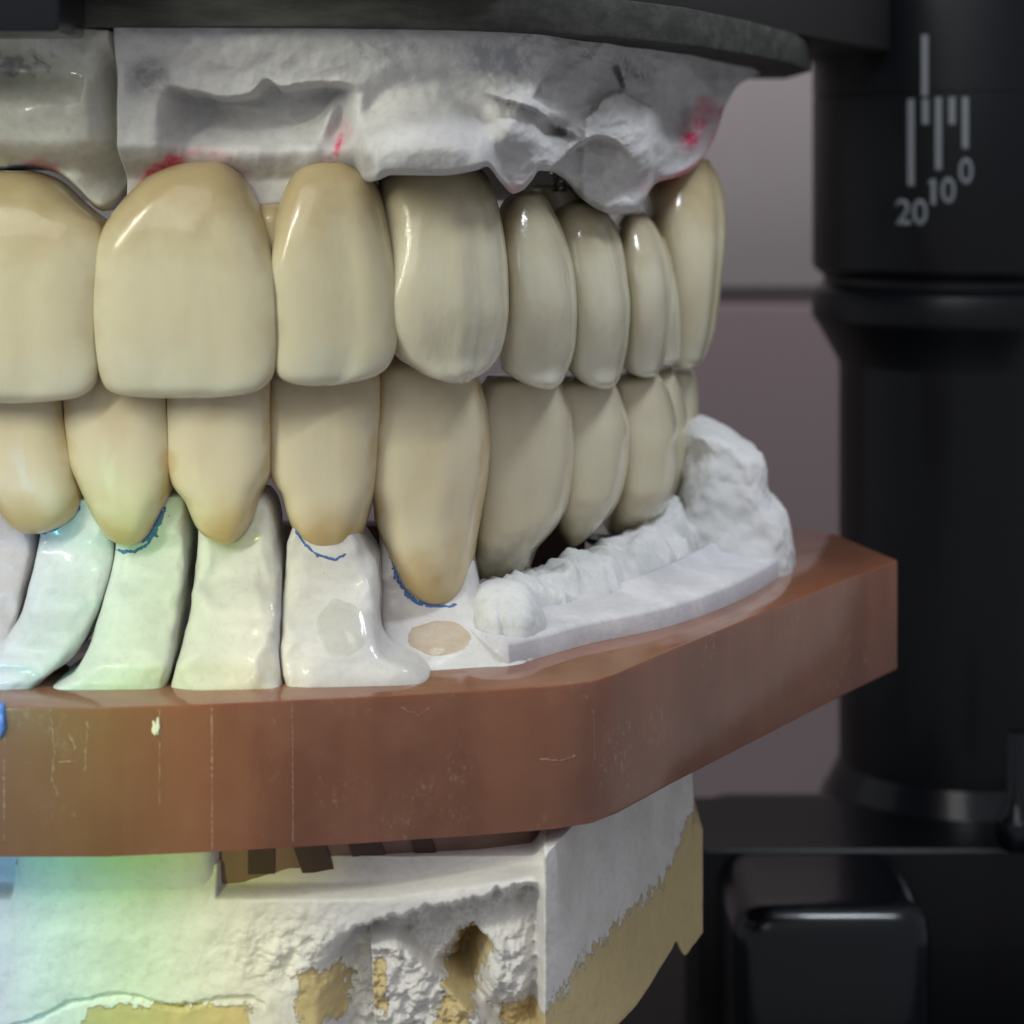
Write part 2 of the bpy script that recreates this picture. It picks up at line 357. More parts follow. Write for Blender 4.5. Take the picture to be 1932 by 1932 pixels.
connector(u1, [(384,488,530),(410,485,540),(470,490,545),(560,500,545),(620,505,540)], 1.0, .6, mat=CER_U, fprof=inc_front, n=2.4)
l0 = crown('lower crown cut off by the left edge, over the turquoise lit die', LG,
  [(690,-50,100),(720,-55,120),(780,-52,126),(830,-48,134),(875,-38,142),(900,-32,148),(930,-18,156),(945,-10,155),(966,0,148),(985,14,130),(998,32,105),(1006,55,80)],
  .95, 1.15, CER_L, invert=True, prof=inc_prof, fprof=low_front, n=3.0, cr=(600,925))
l1 = crown('slim lower front crown over the green lit die', LG,
  [(690,130,300),(720,126,315),(780,127,320),(830,133,323),(875,140,325),(920,152,324),(935,158,320),(945,162,314),(966,172,305),(990,187,293),(1005,198,285),(1018,215,272),(1028,238,258)],
  .9, 1.15, CER_L, invert=True, prof=inc_prof, fprof=low_front, n=3.0, cl=(600,925), cr=(600,925))
l2 = crown('slim lower front crown over the pale yellow lit die', LG,
  [(690,325,505),(720,320,512),(775,321,511),(830,323,512),(880,324,512),(905,326,508),(920,332,499),(940,348,492),(966,359,486),(990,370,475),(1008,387,461),(1020,408,447),(1025,420,437)],
  .95, 1.15, CER_L, shear=.08, invert=True, prof=inc_prof, fprof=low_front, n=3.0, cl=(600,925), cr=(600,905))
l3 = crown('lower crown over the white die that carries a light grey oval', LG,
  [(690,515,712),(720,511,717),(775,512,717),(800,513,715),(850,513,712),(885,514,710),(905,518,708),(925,530,706),(966,542,697),(985,549,692),(1006,560,685),(1024,580,674),(1036,602,660),(1041,622,640)],
  1.6, 1.2, CER_L, shear=.3, invert=True, prof=inc_prof, fprof=low_front, n=3.0, cl=(600,905), cr=(600,950))
l4 = crown('longest lower crown, tapering to a brown stained tip above a dark blue margin line', LG,
  [(665,745,850),(690,722,890),(720,714,903),(780,712,919),(850,709,925),(915,706,920),(966,706,911),(1000,715,905),(1026,726,900),(1056,739,896),(1091,753,890),(1112,768,884),(1126,785,875),(1135,805,860),(1139,822,845)],
  2.7, 1.5, CER_L, shear=.50, invert=True, prof=cus_prof, fprof=low_front, grooves=((.5,.15,.05),), n=2.3, cl=(600,950))
l5 = crown('lower side crown with a dark olive neck reaching the crumbly plaster', LG,
  [(705,920,1040),(720,905,1055),(760,890,1075),(800,885,1086),(875,885,1089),(930,885,1084),(965,888,1076),(990,890,1064),(1010,890,1050),(1028,889,1034),(1045,888,1018),(1075,888,1008),(1100,889,1000),(1130,892,985)],
  4.9, 1.7, CER_N, dome=.03, shear=.85, invert=True, prof=cus_prof, fprof=lambda t: .7*(1-sm(0,.35,t))+.4*t, n=2.3, capr=.03)
l6 = crown('second lower side crown behind the long stained one, ending in a point', LG,
  [(705,1040,1140),(725,1030,1160),(760,1030,1176),(825,1035,1194),(880,1040,1192),(930,1042,1182),(966,1046,1168),(995,1050,1146),(1015,1058,1124),(1030,1068,1102),(1038,1076,1088)],
  7.1, 1.8, CER_LB, shear=1.0, invert=True, prof=cus_prof, fprof=lambda t: .7*(1-sm(0,.35,t))+.4*t, n=2.3)
l7 = crown('lower back crown seated on a metal ring', LG,
  [(700,1150,1235),(720,1145,1253),(775,1145,1277),(840,1150,1287),(900,1150,1284),(945,1148,1274),(975,1145,1262),(1000,1140,1245),(1015,1138,1230),(1024,1150,1215)],
  9.7, 1.9, CER_LB, shear=1.1, invert=True, prof=cus_prof, fprof=lambda t: .8*(1-sm(0,.35,t))+.4*t, n=2.3)
lathe('metal_ring', P(1178,1020,11.2).x, 11.2, [(1.0, P(0,1008,10.2).z), (1.12, P(0,1010,10.2).z), (1.12, P(0,1020,10.2).z), (.9, P(0,1036,10.2).z)], STEEL, l7, 48)
l8 = crown('half hidden lower back crown second from the rear', LG,
  [(695,1215,1270),(720,1215,1285),(775,1215,1298),(850,1215,1307),(900,1215,1297),(940,1215,1280),(970,1210,1260)],
  12.2, 1.7, CER_LB, shear=1.2, invert=True, prof=cus_prof, fprof=low_front, n=2.3)
l9 = crown('rearmost lower crown, only a thin sliver showing beside the rough plaster', LG,
  [(690,1240,1300),(710,1240,1314),(775,1240,1322),(825,1240,1318),(875,1240,1307),(930,1235,1290)],
  14.8, 1.7, CER_LB, shear=1.2, invert=True, prof=cus_prof, fprof=low_front, n=2.3)


# ------------------------------------------------------------ resin base
RZT, RZB = 6.29, 3.55
outer = [(2.24,-1.3),(4.13,-1.02),(7.03,-.45),(9.0,.0),(10.42,.38),(11.19,.75),(11.73,1.45),(12.93,3.5),(17.24,10.5),(19.3,13.7),(18.3,17.5),(17.4,18.9),(16,19.6)]
inner = [(13.2,18.6),(12.0,14.5),(10.4,9.5),(8.4,6.4),(5.5,4.9),(1.0,4.5)]
mir = lambda l: [(-2*0 + 1.0 - (x - 1.0), y) for x, y in l]
poly = [(0.1,-1.3)] + outer + inner + mir(inner[:-1])[::-1] + mir(outer)[::-1]
poly = [p for i, p in enumerate(poly) if i == 0 or (abs(p[0]-poly[i-1][0]) + abs(p[1]-poly[i-1][1]) > .05)]
base = prism('resin_base', poly, RZB, RZT, RESIN, bevel=.045, seg=2)
tag(base, 'brown translucent resin base tray curving under the white dies', 'model base')
def ridge(pts, mat, parent, h=.06, name='joint_ridge'):
    return box(name, *pts, mat, parent, bevel=.02, seg=1)
box('dark_backing', -8, 11.4, 10.9, 11.7, RZT - .3, 7.6, RESIND, base, bevel=.05)  # dark slab added so the gap behind the crowns reads dark
# lower retention rim; dark solid blocks stand in for its shaded slots
def yfront(X): return float(np.interp(X, [p[0] for p in outer[:10]], [p[1] for p in outer[:10]]))
rim_pts = [(3.95, .45), (7, .8), (9, 1.1), (10.0, 1.5), (11.0, 3.2), (11.5, 5), (8, 5), (3.95, 4.3)]
prism('retention_rim', rim_pts, 2.4, RZB + .02, RESIN2, base, bevel=.04)
for xa, w, lean in ((4.62,.5,0),(5.35,.62,.3),(6.4,.62,.3),(7.6,.4,.3)):
    y = float(np.interp(xa, [3.9, 7, 9, 10], [.45, .8, 1.1, 1.5])) - .05
    bm = bmesh.new()
    vv = [bm.verts.new(q) for q in ((xa, y, RZB-.01), (xa+w, y+.04, RZB-.01), (xa+w+lean, y+.06, 2.66), (xa+lean, y+.02, 2.66), (xa, y+.6, RZB-.01), (xa+w, y+.6, RZB-.01), (xa+w+lean, y+.6, 2.66), (xa+lean, y+.6, 2.66))]
    for f in ((0,1,2,3),(4,5,6,7),(0,1,5,4),(1,2,6,5),(2,3,7,6),(3,0,4,7)): bm.faces.new([vv[i] for i in f])
    from_bm('slot_shade', bm, RESIND, base)

# ------------------------------------------------------------ dies
dprof = lambda t: .6 + .4 * t
DG = 'plaster dies standing in the resin base'
def die(label, rows, yf, by, mat=PL_DIE, m=.24, A=1.35, **k):
    k['fprof'] = lambda s: A * (1 - float(sm(m, m + .62, s))) + .25 * (1 - s)
    o = loft('plaster_die', rows, yf, by, mat, n=8, N=90, Mseg=110, rough=.04, rs=.9, crease=.24, yk=yf + .5, capr=.02, prof=dprof, **k)
    return tag(o, label, 'plaster die', DG)
dslope = lambda t: 1.9 * (1 - sm(.0, .8, t)) 
d0 = die('pinkish grey die at the left edge of the photo, half out of frame', [(960,-80,10),(1000,-80,32),(1060,-85,36),(1130,-95,28),(1200,-110,22),(1260,-130,10),(1320,-150,0)], .2, 1.3, PL_PINK)
d1 = die('turquoise lit die, second from the left', [(955,60,165),(985,45,186),(1008,42,191),(1040,42,193),(1116,36,186),(1156,30,176),(1206,6,158),(1228,-40,144),(1251,-80,125),(1285,-105,80),(1325,-115,55)], .05, 1.4)
d2 = die('green lit die with a wide blue scribble at its top, third from the left', [(950,200,325),(980,200,331),(1011,200,334),(1066,193,335),(1141,181,333),(1226,161,330),(1266,140,324),(1290,105,318),(1325,80,312)], .05, 1.4)
d3 = die('pale yellow lit die with straight flaring sides and no blue line', [(950,370,480),(975,358,496),(1000,356,502),(1066,354,511),(1141,351,521),(1176,348,523),(1241,336,528),(1275,328,533),(1325,320,542)], .05, 1.4)
d4 = die('white die with a light grey oval spot, left of the tan spotted one', [(960,560,640),(985,549,648),(1020,537,662),(1056,526,680),(1091,524,701),(1141,523,706),(1216,527,712),(1241,529,726),(1262,533,785),(1285,541,808),(1325,548,815)], .25, 1.5, shear=.12, m=.30)
d5 = die('white die with a tan oval spot under the longest lower crown', [(965,700,800),(996,702,860),(1060,702,880),(1110,704,890),(1136,706,893),(1176,710,902),(1216,718,926),(1246,728,965),(1275,745,1010),(1315,760,1030)], 1.15, 1.6, shear=.3, m=.46, A=2.1)

# posterior plaster section
def path_pt(tab, s):
    return np.array([pchip(np.linspace(0, 1, len(tab)), [p[i] for p in tab], s)[0] for i in (0, 1)])
PP = [(9.6,2.1),(10.2,2.75),(11.2,4.0),(13.0,5.75),(14.9,8.75),(16.2,12.0),(16.3,13.2)]
def sweep(name, path, sect, mat, parent=None, NS=200, rough=None, ends=True, kind_label=None):
    V = []; F = []; nm = None
    for j in range(NS + 1):
        s = j / NS; p = path_pt(path, s); q = path_pt(path, min(1, s + .03)); r = path_pt(path, max(0, s - .03)); d = q - r; d /= np.linalg.norm(d)
        nrm = np.array([-d[1], d[0]])
        cs = sect(s); nm = len(cs)
        for (a, h, rg) in cs:
            x, y = p + nrm * a; z = RZT + h
            if rg:
                n1 = fr(x, y, z, 1.6, 5); x += rg * fr(x+5, y, z, 1.5) * .5; z += rg * n1; y += rg * fr(x, y + 7, z, 1.5) * .5
            V.append((x, y, z))
    for j in range(NS):
        for i in range(nm - 1):
            F.append((j*nm+i, j*nm+i+1, (j+1)*nm+i+1, (j+1)*nm+i))
    F.append(tuple(range(nm))); F.append(tuple(range(NS*nm, NS*nm+nm))[::-1])
    return mesh(name, V, F, mat, parent)
post = bpy.data.objects.new('plaster_section', None); S.collection.objects.link(post); post.location = (13, 9, RZT)
tag(post, 'crumbly white plaster back section with a smooth ledge, curving along the right of the base', 'plaster cast')
def keep(o, parent):
    o.parent = parent; o.matrix_parent_inverse = parent.matrix_world.inverted(); return o
def sect_led(s):
    h = .62 + .5 * s; e = 1 - float(sm(.955, 1.0, s)) * .55; o_ = .5 * float(sm(.93, 1.0, s)) ** 2
    return [(a + o_ * (1 - a / 1.6), b * e, 0) for a, b in ((0,-.3),(0,.0),(.02,.36),(.05,.42),(.14,.46),(.5,.50),(.9,.55),(1.25,.60),(1.45,h*.8),(1.6,h-.2),(1.6,-.3))]
bpy.context.view_layer.update()
led = sweep('ledge', PP, sect_led, PL_BAND); keep(led, post)
def sect_rdg(s):
    g = -.05 + .25*sm(.2,.6,s) + .5*sm(.7,.95,s)
    out = []
    for k in range(26):
        a = k / 25; w = math.sin(math.pi * a) ** .55
        hh = 0.25 + (.95 + g) * w * (1 - .25 * a) 
        out.append((.95 + 2.4 * a, hh if 0 < k < 25 else -.1, .24 if 0 < k < 25 else 0))
    return out
rdg = sweep('ridge', [(9.3,2.5),(10.0,3.0),(11.0,4.0),(12.6,5.7),(13.9,8.0),(15.0,10.5),(15.4,12.6)], sect_rdg, PL_RAW, NS=320); keep(rdg, post)
# tall rear lump
def blob(name, rows, yf, by, mat, parent, **k):
    o = loft(name, rows, yf, by, mat, None, n=k.pop('n', 2.6), N=110, Mseg=160, capr=k.pop('capr', .15), **k); return keep(o, parent)
blob('rear_mound', [(803,1316,1338),(808,1302,1352),(822,1290,1384),(840,1284,1412),(856,1280,1434),(880,1276,1440),(905,1270,1442),(935,1262,1452),(952,1252,1474),(975,1240,1484),(1005,1225,1488),(1030,1215,1490),(1100,1205,1490),(1150,1200,1490)], 12.2, 2.6, PL_RAW, post, capr=.03, rough=.12, rs=1.1, slope=-1.4, n=3.2, crease=.20)
blob('end_lobe', [(1106,925,972),(1112,905,992),(1125,893,1008),(1150,886,1022),(1180,888,1030),(1210,900,1030),(1235,925,1030),(1260,950,1030),(1290,965,1030)], 2.75, 1.4, PL_RAW, post, capr=.3, rough=.06, rs=1.2, slope=-.6, n=2.3, crease=.06, grooves=((-.1, .10, .14),))

# ------------------------------------------------------------ relief casts
ARCH = [(-300, 3.2), (-100, 1.0), (0, .35), (220, 0.1), (500, .2), (700, .5), (850, 1.0), (1000, 2.2), (1100, 4.6), (1200, 7.6), (1300, 11.0), (1360, 14.5), (1435, 19.5)]
def relief(name, x0, x1, nx, ny, top, bot, depth, mat, thick, stain=None, stone=None, parent=None, xdep=None, jag=0.):
    xs = np.linspace(x0, x1, nx); tp = interp(top, xs); bt = interp(bot, xs); 
    V = []; F = []; ST = []; SO = []
    for i, x in enumerate(xs):
        Yb = xdep(x)
        for j in range(ny):
            s = j / (ny - 1); e = min(s, 1 - s)
            y = tp[i] + (bt[i] - tp[i]) * s
            jj = jag * fr(x / 30, 3.1, 0, 1.0) * s ** 6 * 10
            dd = depth(x, y)
            rb = .35 * (max(0, 1 - (1 - s) / .05)) ** 2
            p = P(x, y + jj, Yb); p.y += dd + rb
            V.append(p); ST.append(stain(x, y) if stain else 0); SO.append(stone(x, y) if stone else 0)
    nf = len(V)
    for i, x in enumerate(xs):                                   # back surface
        for j in range(ny):
            p = V[i * ny + j].copy(); p.y += thick; V.append(p); ST.append(ST[i * ny + j]); SO.append(SO[i*ny+j])
    def idx(i, j, b): return b * nf + i * ny + j
    for i in range(nx - 1):
        for j in range(ny - 1):
            for b in (0, 1):
                f = (idx(i,j,b), idx(i+1,j,b), idx(i+1,j+1,b), idx(i,j+1,b)); F.append(f if b else f[::-1])
        for j in (0, ny - 1): F.append((idx(i,j,0), idx(i+1,j,0), idx(i+1,j,1), idx(i,j,1)))
    for j in range(ny - 1):
        for i in (0, nx - 1): F.append((idx(i,j,0), idx(i,j+1,0), idx(i,j+1,1), idx(i,j,1)))
    return mesh(name, V, F, mat, parent, attrs={'stain': ST, 'stone': SO})
archY = lambda x: float(interp(ARCH, x)[0])
def g(x, y, cx, cy, rx, ry, p=2): return math.exp(-(abs((x - cx) / rx) ** p + abs((y - cy) / ry) ** p))
def up_depth(x, y):
    wob = 8 * fr(x / 40, y / 60, 1, 1.0)
    d = -.35 * float(sm(150, 60, y))                              # upper rim stands a little forward
    # hollow with an overhanging upper lip
    lip = 168 + 14 * math.sin(x / 55.) + wob * .5 - 20 * g(x, 0, 500, 0, 20, 1e9)
    side = float(sm(290, 350, x)) * float(sm(690, 620, x))
    d += 1.35 * side * float(sm(lip - 3, lip + 14, y)) * float(sm(330, 200, y))
    d += .55 * float(sm(230, 260, x)) * float(sm(340, 280, x)) * g(x, y, 285, 150, 60, 30)
    # small ridge at the left of the bulge
    d -= .5 * g(x, y, 622 + (y - 200) * -.35, 215, 15, 42)
    # bulge
    sd = float(sm(662, 700, x)) * float(sm(965, 905, x)); yt = 132 + 62 * ((x - 800) / 135.) ** 2
    d += sd * (.5 * float(sm(yt - 30, yt + 45, y)) - 1.55 * float(sm(yt + 10, yt + 150, y)))
    d -= .10 * sd * g(x, y, 790, 300, 60, 22, 3)
    # facets
    ft = float(interp([(1005,185),(1030,140),(1085,92),(1120,108),(1165,122),(1180,165)], x)[0]) + 4 * fr(x / 15, 8, 0, 1.0); fb = float(interp([(1005,190),(1050,212),(1110,200),(1175,170)], x)[0])
    d += .5 * float(sm(-3, 6, y - ft)) * float(sm(-4, 8, fb - y)) * (1 - (y - ft) / 160) * float(sm(1000, 1012, x)) * float(sm(1184, 1172, x))
    d -= .7 * g(x, y, 975, 235, 55, 60, 3)
    d += .8 * g(x, y, 1045, 243, 25, 14, 3)
    # scoop: sharp arched lip on the left, running out to the right
    ya = float(interp([(1015,335),(1040,318),(1062,298),(1095,270),(1126,257),(1150,262),(1185,300),(1200,340)], x)[0]) + 3 * fr(x / 14, 0, 3, 1.0)
    d += 1.35 * float(sm(-2, 9, y - ya)) * float(sm(1200, 1105, x)) * float(sm(1015, 1030, x))
    # fold crossing the middle
    yf_ = float(interp([(900,170),(950,188),(1000,205),(1045,232),(1080,252),(1100,262)], x)[0]) + 4 * fr(x / 16, 2, 0, 1.0)
    d += .55 * float(sm(-3, 7, y - yf_)) * float(sm(60, 10, y - yf_)) * float(sm(905, 960, x)) * float(sm(1100, 1070, x))
    yg = float(interp([(1090,232),(1120,208),(1140,180),(1165,172),(1200,190),(1230,205)], x)[0]) + 4 * fr(x / 13, 5, 0, 1.0)
    d -= .45 * float(sm(-3, 6, y - yg)) * float(sm(1090, 1110, x)) * float(sm(1235, 1215, x))
    d -= 1.1 * g(x, y, 1205, 260, 50, 75, 3)
    d += .8 * g(x, y, 1272, 210, 26, 60, 3)
    d -= .5 * g(x, y, 1320, 250, 30, 55)
    ra = .25 + .75 * float(sm(900, 1050, x))
    d += .09 * ra * fr(x / 100, y / 100, 2, 3.0, 5) + (.5 * float(sm(930, 1010, x)) + .08) * (abs(noise.noise(Vector((x / 95, y / 80, 3)))) - .2) - .10 * float(sm(900, 1000, x)) * max(0, noise.noise(Vector((x / 20, y / 20, 7)))) + .07 * fr(x / 100, y / 100, 5, 1.0, 3)
    d += (.95 * float(sm(720, 690, x)) + .15) * float(sm(270, 345, y))
    return d
def pstroke(x, y, pts, w):
    best = 1e9
    for a, b in zip(pts, pts[1:]):
        ax, ay = a; bx, by_ = b; dx, dy = bx - ax, by_ - ay; t = max(0, min(1, ((x-ax)*dx + (y-ay)*dy) / (dx*dx+dy*dy)))
        best = min(best, math.hypot(x - ax - t*dx, y - ay - t*dy))
    return math.exp(-(best / w) ** 2)
def up_stain(x, y):
    n = .6 + .8 * max(0, fr(x / 25, y / 25, 0) + .3)
    v = 1.8 * pstroke(x, y, [(234, 392), (250, 352), (275, 325), (325, 304)], 11)
    v += .35 * pstroke(x, y, [(322, 300), (360, 285), (420, 300)], 14) + .9 * pstroke(x, y, [(632, 290), (638, 255)], 6) + .3 * pstroke(x, y, [(625,300),(645,240)], 18)
    v += .9 * pstroke(x, y, [(1300, 270), (1312, 235), (1334, 200)], 17) + .7 * pstroke(x, y, [(1342, 285), (1364, 212)], 11) + .8 * pstroke(x, y, [(1245, 343), (1290, 328), (1325, 300)], 6)
    v += .35 * g(x, y, 968, 360, 22, 20) + .3 * g(x, y, 1240, 350, 40, 20) + .15 * g(x, y, 450, 330, 30, 40)
    return min(1, v * n)
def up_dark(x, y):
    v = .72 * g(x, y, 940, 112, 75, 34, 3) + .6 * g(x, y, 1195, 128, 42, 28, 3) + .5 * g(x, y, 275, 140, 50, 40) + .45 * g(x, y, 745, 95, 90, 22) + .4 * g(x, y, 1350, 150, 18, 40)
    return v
upt = bpy.data.objects.new('upper_cast', None); S.collection.objects.link(upt); upt.location = (9, 4, 18)
tag(upt, 'grey white plaster upper cast with hollows, bulge and pink pencil marks', 'plaster cast')
bpy.context.view_layer.update()
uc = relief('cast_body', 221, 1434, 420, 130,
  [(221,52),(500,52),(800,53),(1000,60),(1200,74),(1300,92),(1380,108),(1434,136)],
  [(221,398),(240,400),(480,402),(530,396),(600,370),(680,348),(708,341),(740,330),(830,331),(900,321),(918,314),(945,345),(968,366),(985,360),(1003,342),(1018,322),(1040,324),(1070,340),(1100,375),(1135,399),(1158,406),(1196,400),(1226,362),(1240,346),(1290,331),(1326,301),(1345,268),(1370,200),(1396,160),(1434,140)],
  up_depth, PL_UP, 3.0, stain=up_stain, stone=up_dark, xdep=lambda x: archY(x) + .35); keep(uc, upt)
keep(box('palate', -7, 11.2, 12.0, 13.2, 15.3, 18.78, PL_UP, None, bevel=.3), upt)
def ul_depth(x, y):
    d = .55 * g(x, y, 30, 125, 90, 38) - .30 * g(x, y, 80, 205, 100, 40) + .9 * float(sm(150, 212, x)) ** 2 * float(sm(60, 130, y))
    d += .5 * g(x, y, 175, 330, 30, 50) + .04 * fr(x / 60, y / 60, 2, 1.0, 3) + .95 * float(sm(260, 330, y)) - .2 * float(sm(150, 100, y))
    return d
def ul_stain(x, y): return min(1, .6 * pstroke(x, y, [(35, 313), (60, 305), (85, 318)], 9))
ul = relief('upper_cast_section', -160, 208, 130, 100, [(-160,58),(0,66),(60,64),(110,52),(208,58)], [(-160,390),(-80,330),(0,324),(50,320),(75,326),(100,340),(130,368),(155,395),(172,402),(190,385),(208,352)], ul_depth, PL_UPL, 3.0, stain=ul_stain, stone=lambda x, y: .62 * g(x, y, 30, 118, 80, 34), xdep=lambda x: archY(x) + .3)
tag(ul, 'sealed shiny grey green upper cast section at the top left, behind the saw cut', 'plaster cast')
# screw and collar seen under the upper cast
c = P(1056, 322, 7.5)
scr = bpy.data.objects.new('abutment_screw', None); S.collection.objects.link(scr); scr.location = c
tag(scr, 'dark metal screw head peeking out under the upper plaster scoop', 'screw'); bpy.context.view_layer.update()
keep(lathe('screw_head', c.x, c.y, [(.20, c.z-.12), (.26, c.z-.08), (.26, c.z+.05), (.2, c.z+.1), (.2, c.z+.6)], STEEL, None, 32), scr)
keep(lathe('thread', c.x, c.y, [(.12+.05*(k%2), c.z-.12-.07*k) for k in range(6)], STEEL, None, 32), scr)
loft('inner_crown_shoulder', [(348,1010,1060),(354,1000,1085),(368,1000,1103),(400,1010,1108),(430,1020,1110)], 7.6, 1.2, CER_UC, u5, N=20, Mseg=40)

# ------------------------------------------------------------ lower mount
def mt_x(x): return -.1 if x < 1030 else -.1 + 9.5 * ((x - 1030) / 292.) ** 1.05
def cav_top(x): return float(interp([(560,1830),(600,1795),(680,1745),(800,1712),(900,1692),(1000,1668),(1030,1668)], x)[0]) + 9*fr(x/22, 0, 0, 1.0)
def mt_depth(x, y):
    d = .03 * fr(x / 80, y / 80, 1, 1.2, 3)
    if x < 1028:
        e = .55 * float(sm(1700, 1684, y + 30 * sm(650, 1000, x))) * float(sm(405, 412, x) + sm(24, 14, x)) ; d += e
        d += .25 * float(sm(1705, 1640, y)) 
        ct = cav_top(x)
        m_ = float(sm(ct - 4, ct + 45, y)) * float(sm(590, 680, x)) * float(sm(1030, 1005, x))
        r = fr(x / 45, y / 45, 4, 1.0, 6); r2 = fr(x / 18, y / 18, 9, 1.0, 5)
        d += m_ * (1.05 + .22 * r + .10 * r2)
        slab = float(sm(0, 10, (x - 690) - (y - 1800) * .05)) * float(sm(0, 14, (y - 1788) - (x - 740) * .9 + 18)) * float(sm(1770, 1800, y))
        d -= m_ * .75 * slab
        lump = g(x, y, 950, 1835, 60, 75, 4); d -= m_ * lump * .75
        hole = pstroke(x + 6 * r2, y + 6 * r, [(893, 1812), (868, 1880), (850, 1960)], 24 + max(0, y - 1820) * .12) * (1 - slab); d += hole * 1.5
        d += .18 * r * g(x, y, 560, 1800, 120, 70)
        cr_ = abs(y - float(interp([(-60,1960),(70,1925),(130,1895),(230,1880),(330,1900),(450,1884),(520,1905)], x)[0]) - 5 * r2)
        if x < 500: d += .10 * math.exp(-(cr_ / 5.) ** 2)
    else:
        d += .05 * fr(x / 30, y / 60, 7, 1.0, 5)
    return d
def mt_stone(x, y):
    if x < 1028:
        v = g(x, y, 606, 1885, 52, 60, 4) * 1.0 + 1.1 * pstroke(x, y, [(893, 1815), (868, 1880), (850, 1960)], 34) + .9 * g(x, y, 715, 1870, 16, 60, 4)
        if x < 520: v += float(sm(1888, 1920, y + .02 * x)) * float(sm(120, 190, x)) * float(sm(500, 440, x))
        v += .8 * float(sm(1905, 1930, y)) * float(sm(930, 960, x))
        return v
    b = float(interp([(1015,1925),(1041,1895),(1101,1811),(1166,1740),(1246,1666),(1291,1566),(1300,1540),(1330,1530)], x)[0])
    return .5 + (y - b) / 70.
mto = bpy.data.objects.new('plaster_mount', None); S.collection.objects.link(mto); mto.location = (6, 4, 0)
tag(mto, 'broken white plaster mounting block with yellow stone showing through, under the brown base', 'plaster block'); bpy.context.view_layer.update()
mt = relief('mount_body', -120, 1326, 560, 170,
  [(-120,1640),(0,1640),(1003,1640),(1040,1602),(1091,1548),(1200,1490),(1305,1436),(1306,1440),(1310,1545),(1326,1565)],
  [(-120,2010),(1100,2010),(1120,1985),(1181,1932),(1266,1806),(1277,1786),(1284,1800),(1294,1812),(1310,1790),(1326,1768)],
  mt_depth, PL_LOW, 5.0, stone=mt_stone, xdep=mt_x); keep(mt, mto)
boss = loft('boss', [(1604,22,400),(1612,18,405),(1650,18,406),(1690,16,406),(1730,20,404)], -.14, 2.2, PL_LOW, None, n=9, N=30, Mseg=120, yk=-.2, capr=.03, rough=.03, fprof=lambda t: .35 * t ** 2.5); keep(boss, mto)

# ------------------------------------------------------------ top plates
plate = prism('mounting_plate', [(-14,-.1),(2,-.35),(7,-.15),(9.5,.9),(11.5,3.2),(13.5,6.5),(15.3,11),(17.0,16),(18.2,21.5),(18.2,27),(-14,27)], 18.80, 19.62, GREYP, bevel=.08)
tag(plate, 'thin grey mounting plate clamped on top of the upper cast', 'mounting plate')
art = bpy.data.objects.new('dental_articulator', None); S.collection.objects.link(art); art.location = (24, 31, -14)
tag(art, 'black metal articulator frame with graduated post behind the casts', 'articulator'); bpy.context.view_layer.update()
def A(o): return keep(o, art)
A(prism('upper_arm', [(-14,-1.2),(8.5,-.9),(11.5,3.5),(12.6,7.5),(23.3,31.5),(23.3,36),(-14,36)], 19.68, 23, BLACKW, bevel=.1))
A(box('clamp', -6, P(118,0,-2.6).x, -2.9, -.5, P(0,62,-2.6).z, 21.5, BLACKG, bevel=.12))
YP = 31.0; kp = K(YP); 
def pz(py): return CZ + ((1932 - py) / 100 - CZ) * kp
XL = CX + (15.35 - CX) * kp; R0 = 4.7; XC = XL + R0
off = lambda px: R0 - (px - 1535) / 100 * kp
post_o = lathe('post', XC, YP, [(off(1585), pz(1520)), (off(1585), pz(690)), (off(1583), pz(680)), (off(1545), pz(612)), (off(1536), pz(600)), (off(1534), pz(592)), (off(1534), pz(560)), (off(1538), pz(545)),
   (off(1556), pz(532)), (off(1556), pz(520)), (off(1538), pz(505)), (off(1535), pz(498)), (off(1535), pz(186)), (off(1536.5), pz(184)), (off(1536.5), pz(181)), (off(1535), pz(179)), (off(1535), pz(-200))], BLACK, None, 128); A(post_o)
A(lathe('collar', XC, YP, [(off(1545)+.9, pz(1950)), (off(1545)+.9, pz(1570)), (off(1545)+.7, pz(1552)), (off(1550), pz(1545)), (off(1550), pz(1500)), (off(1562), pz(1478)), (off(1586), pz(1430))], BLACKG, None, 128))
zt = -4.25
A(box('lower_block', 15.75, 21.3, 19, 31, -12, zt, BLACKG, bevel=1.15, seg=10))
A(box('lower_deck', 15.2, 34, 24, 29.5, -14, -4.15, BLACK, bevel=.2))
A(box('lower_frame', -14, 40, 10, 42, -16, -11, BLACK, bevel=.3))
# curl of a bright pin on the right edge
A(lathe('stop_screw', P(1900,1520,22).x + .3, 22, [(.5, P(0,1600,22).z), (.62, P(0,1585,22).z), (.62, P(0,1545,22).z), (.5, P(0,1535,22).z), (.3, P(0,1500,22).z), (.3, P(0,1380,22).z)], BLACKG, None, 40))

# graduation on the post
def wrap(px, dpx, z):                                              # point on the post, dpx = lateral picture offset
    X = CX + ((px + dpx) / 100 - CX) * K(YP - R0 * .9)
    a = math.asin(max(-.98, min(.98, (X - XC) / (R0))))
    return a
def on_post(a, z, lift=.02): return (XC + (R0 + lift) * math.sin(a), YP - (R0 + lift) * math.cos(a), z)
kf = K(YP - R0 * .75)
def zf(py): return CZ + ((1932 - py) / 100 - CZ) * kf
def tick(px, y0, y1, w=11):
    a0 = wrap(px, -w / 2, 0); a1 = wrap(px, w / 2, 0); V = []
    for lift in (.02, -.05):
        for a, y in ((a0, y0), (a1, y0), (a1, y1), (a0, y1)): V.append(on_post(a, zf(y), lift))
    return A(mesh('tick_mark', V, [(0,1,2,3),(7,6,5,4),(0,4,5,1),(1,5,6,2),(2,6,7,3),(3,7,4,0)], PAINT, None, False))
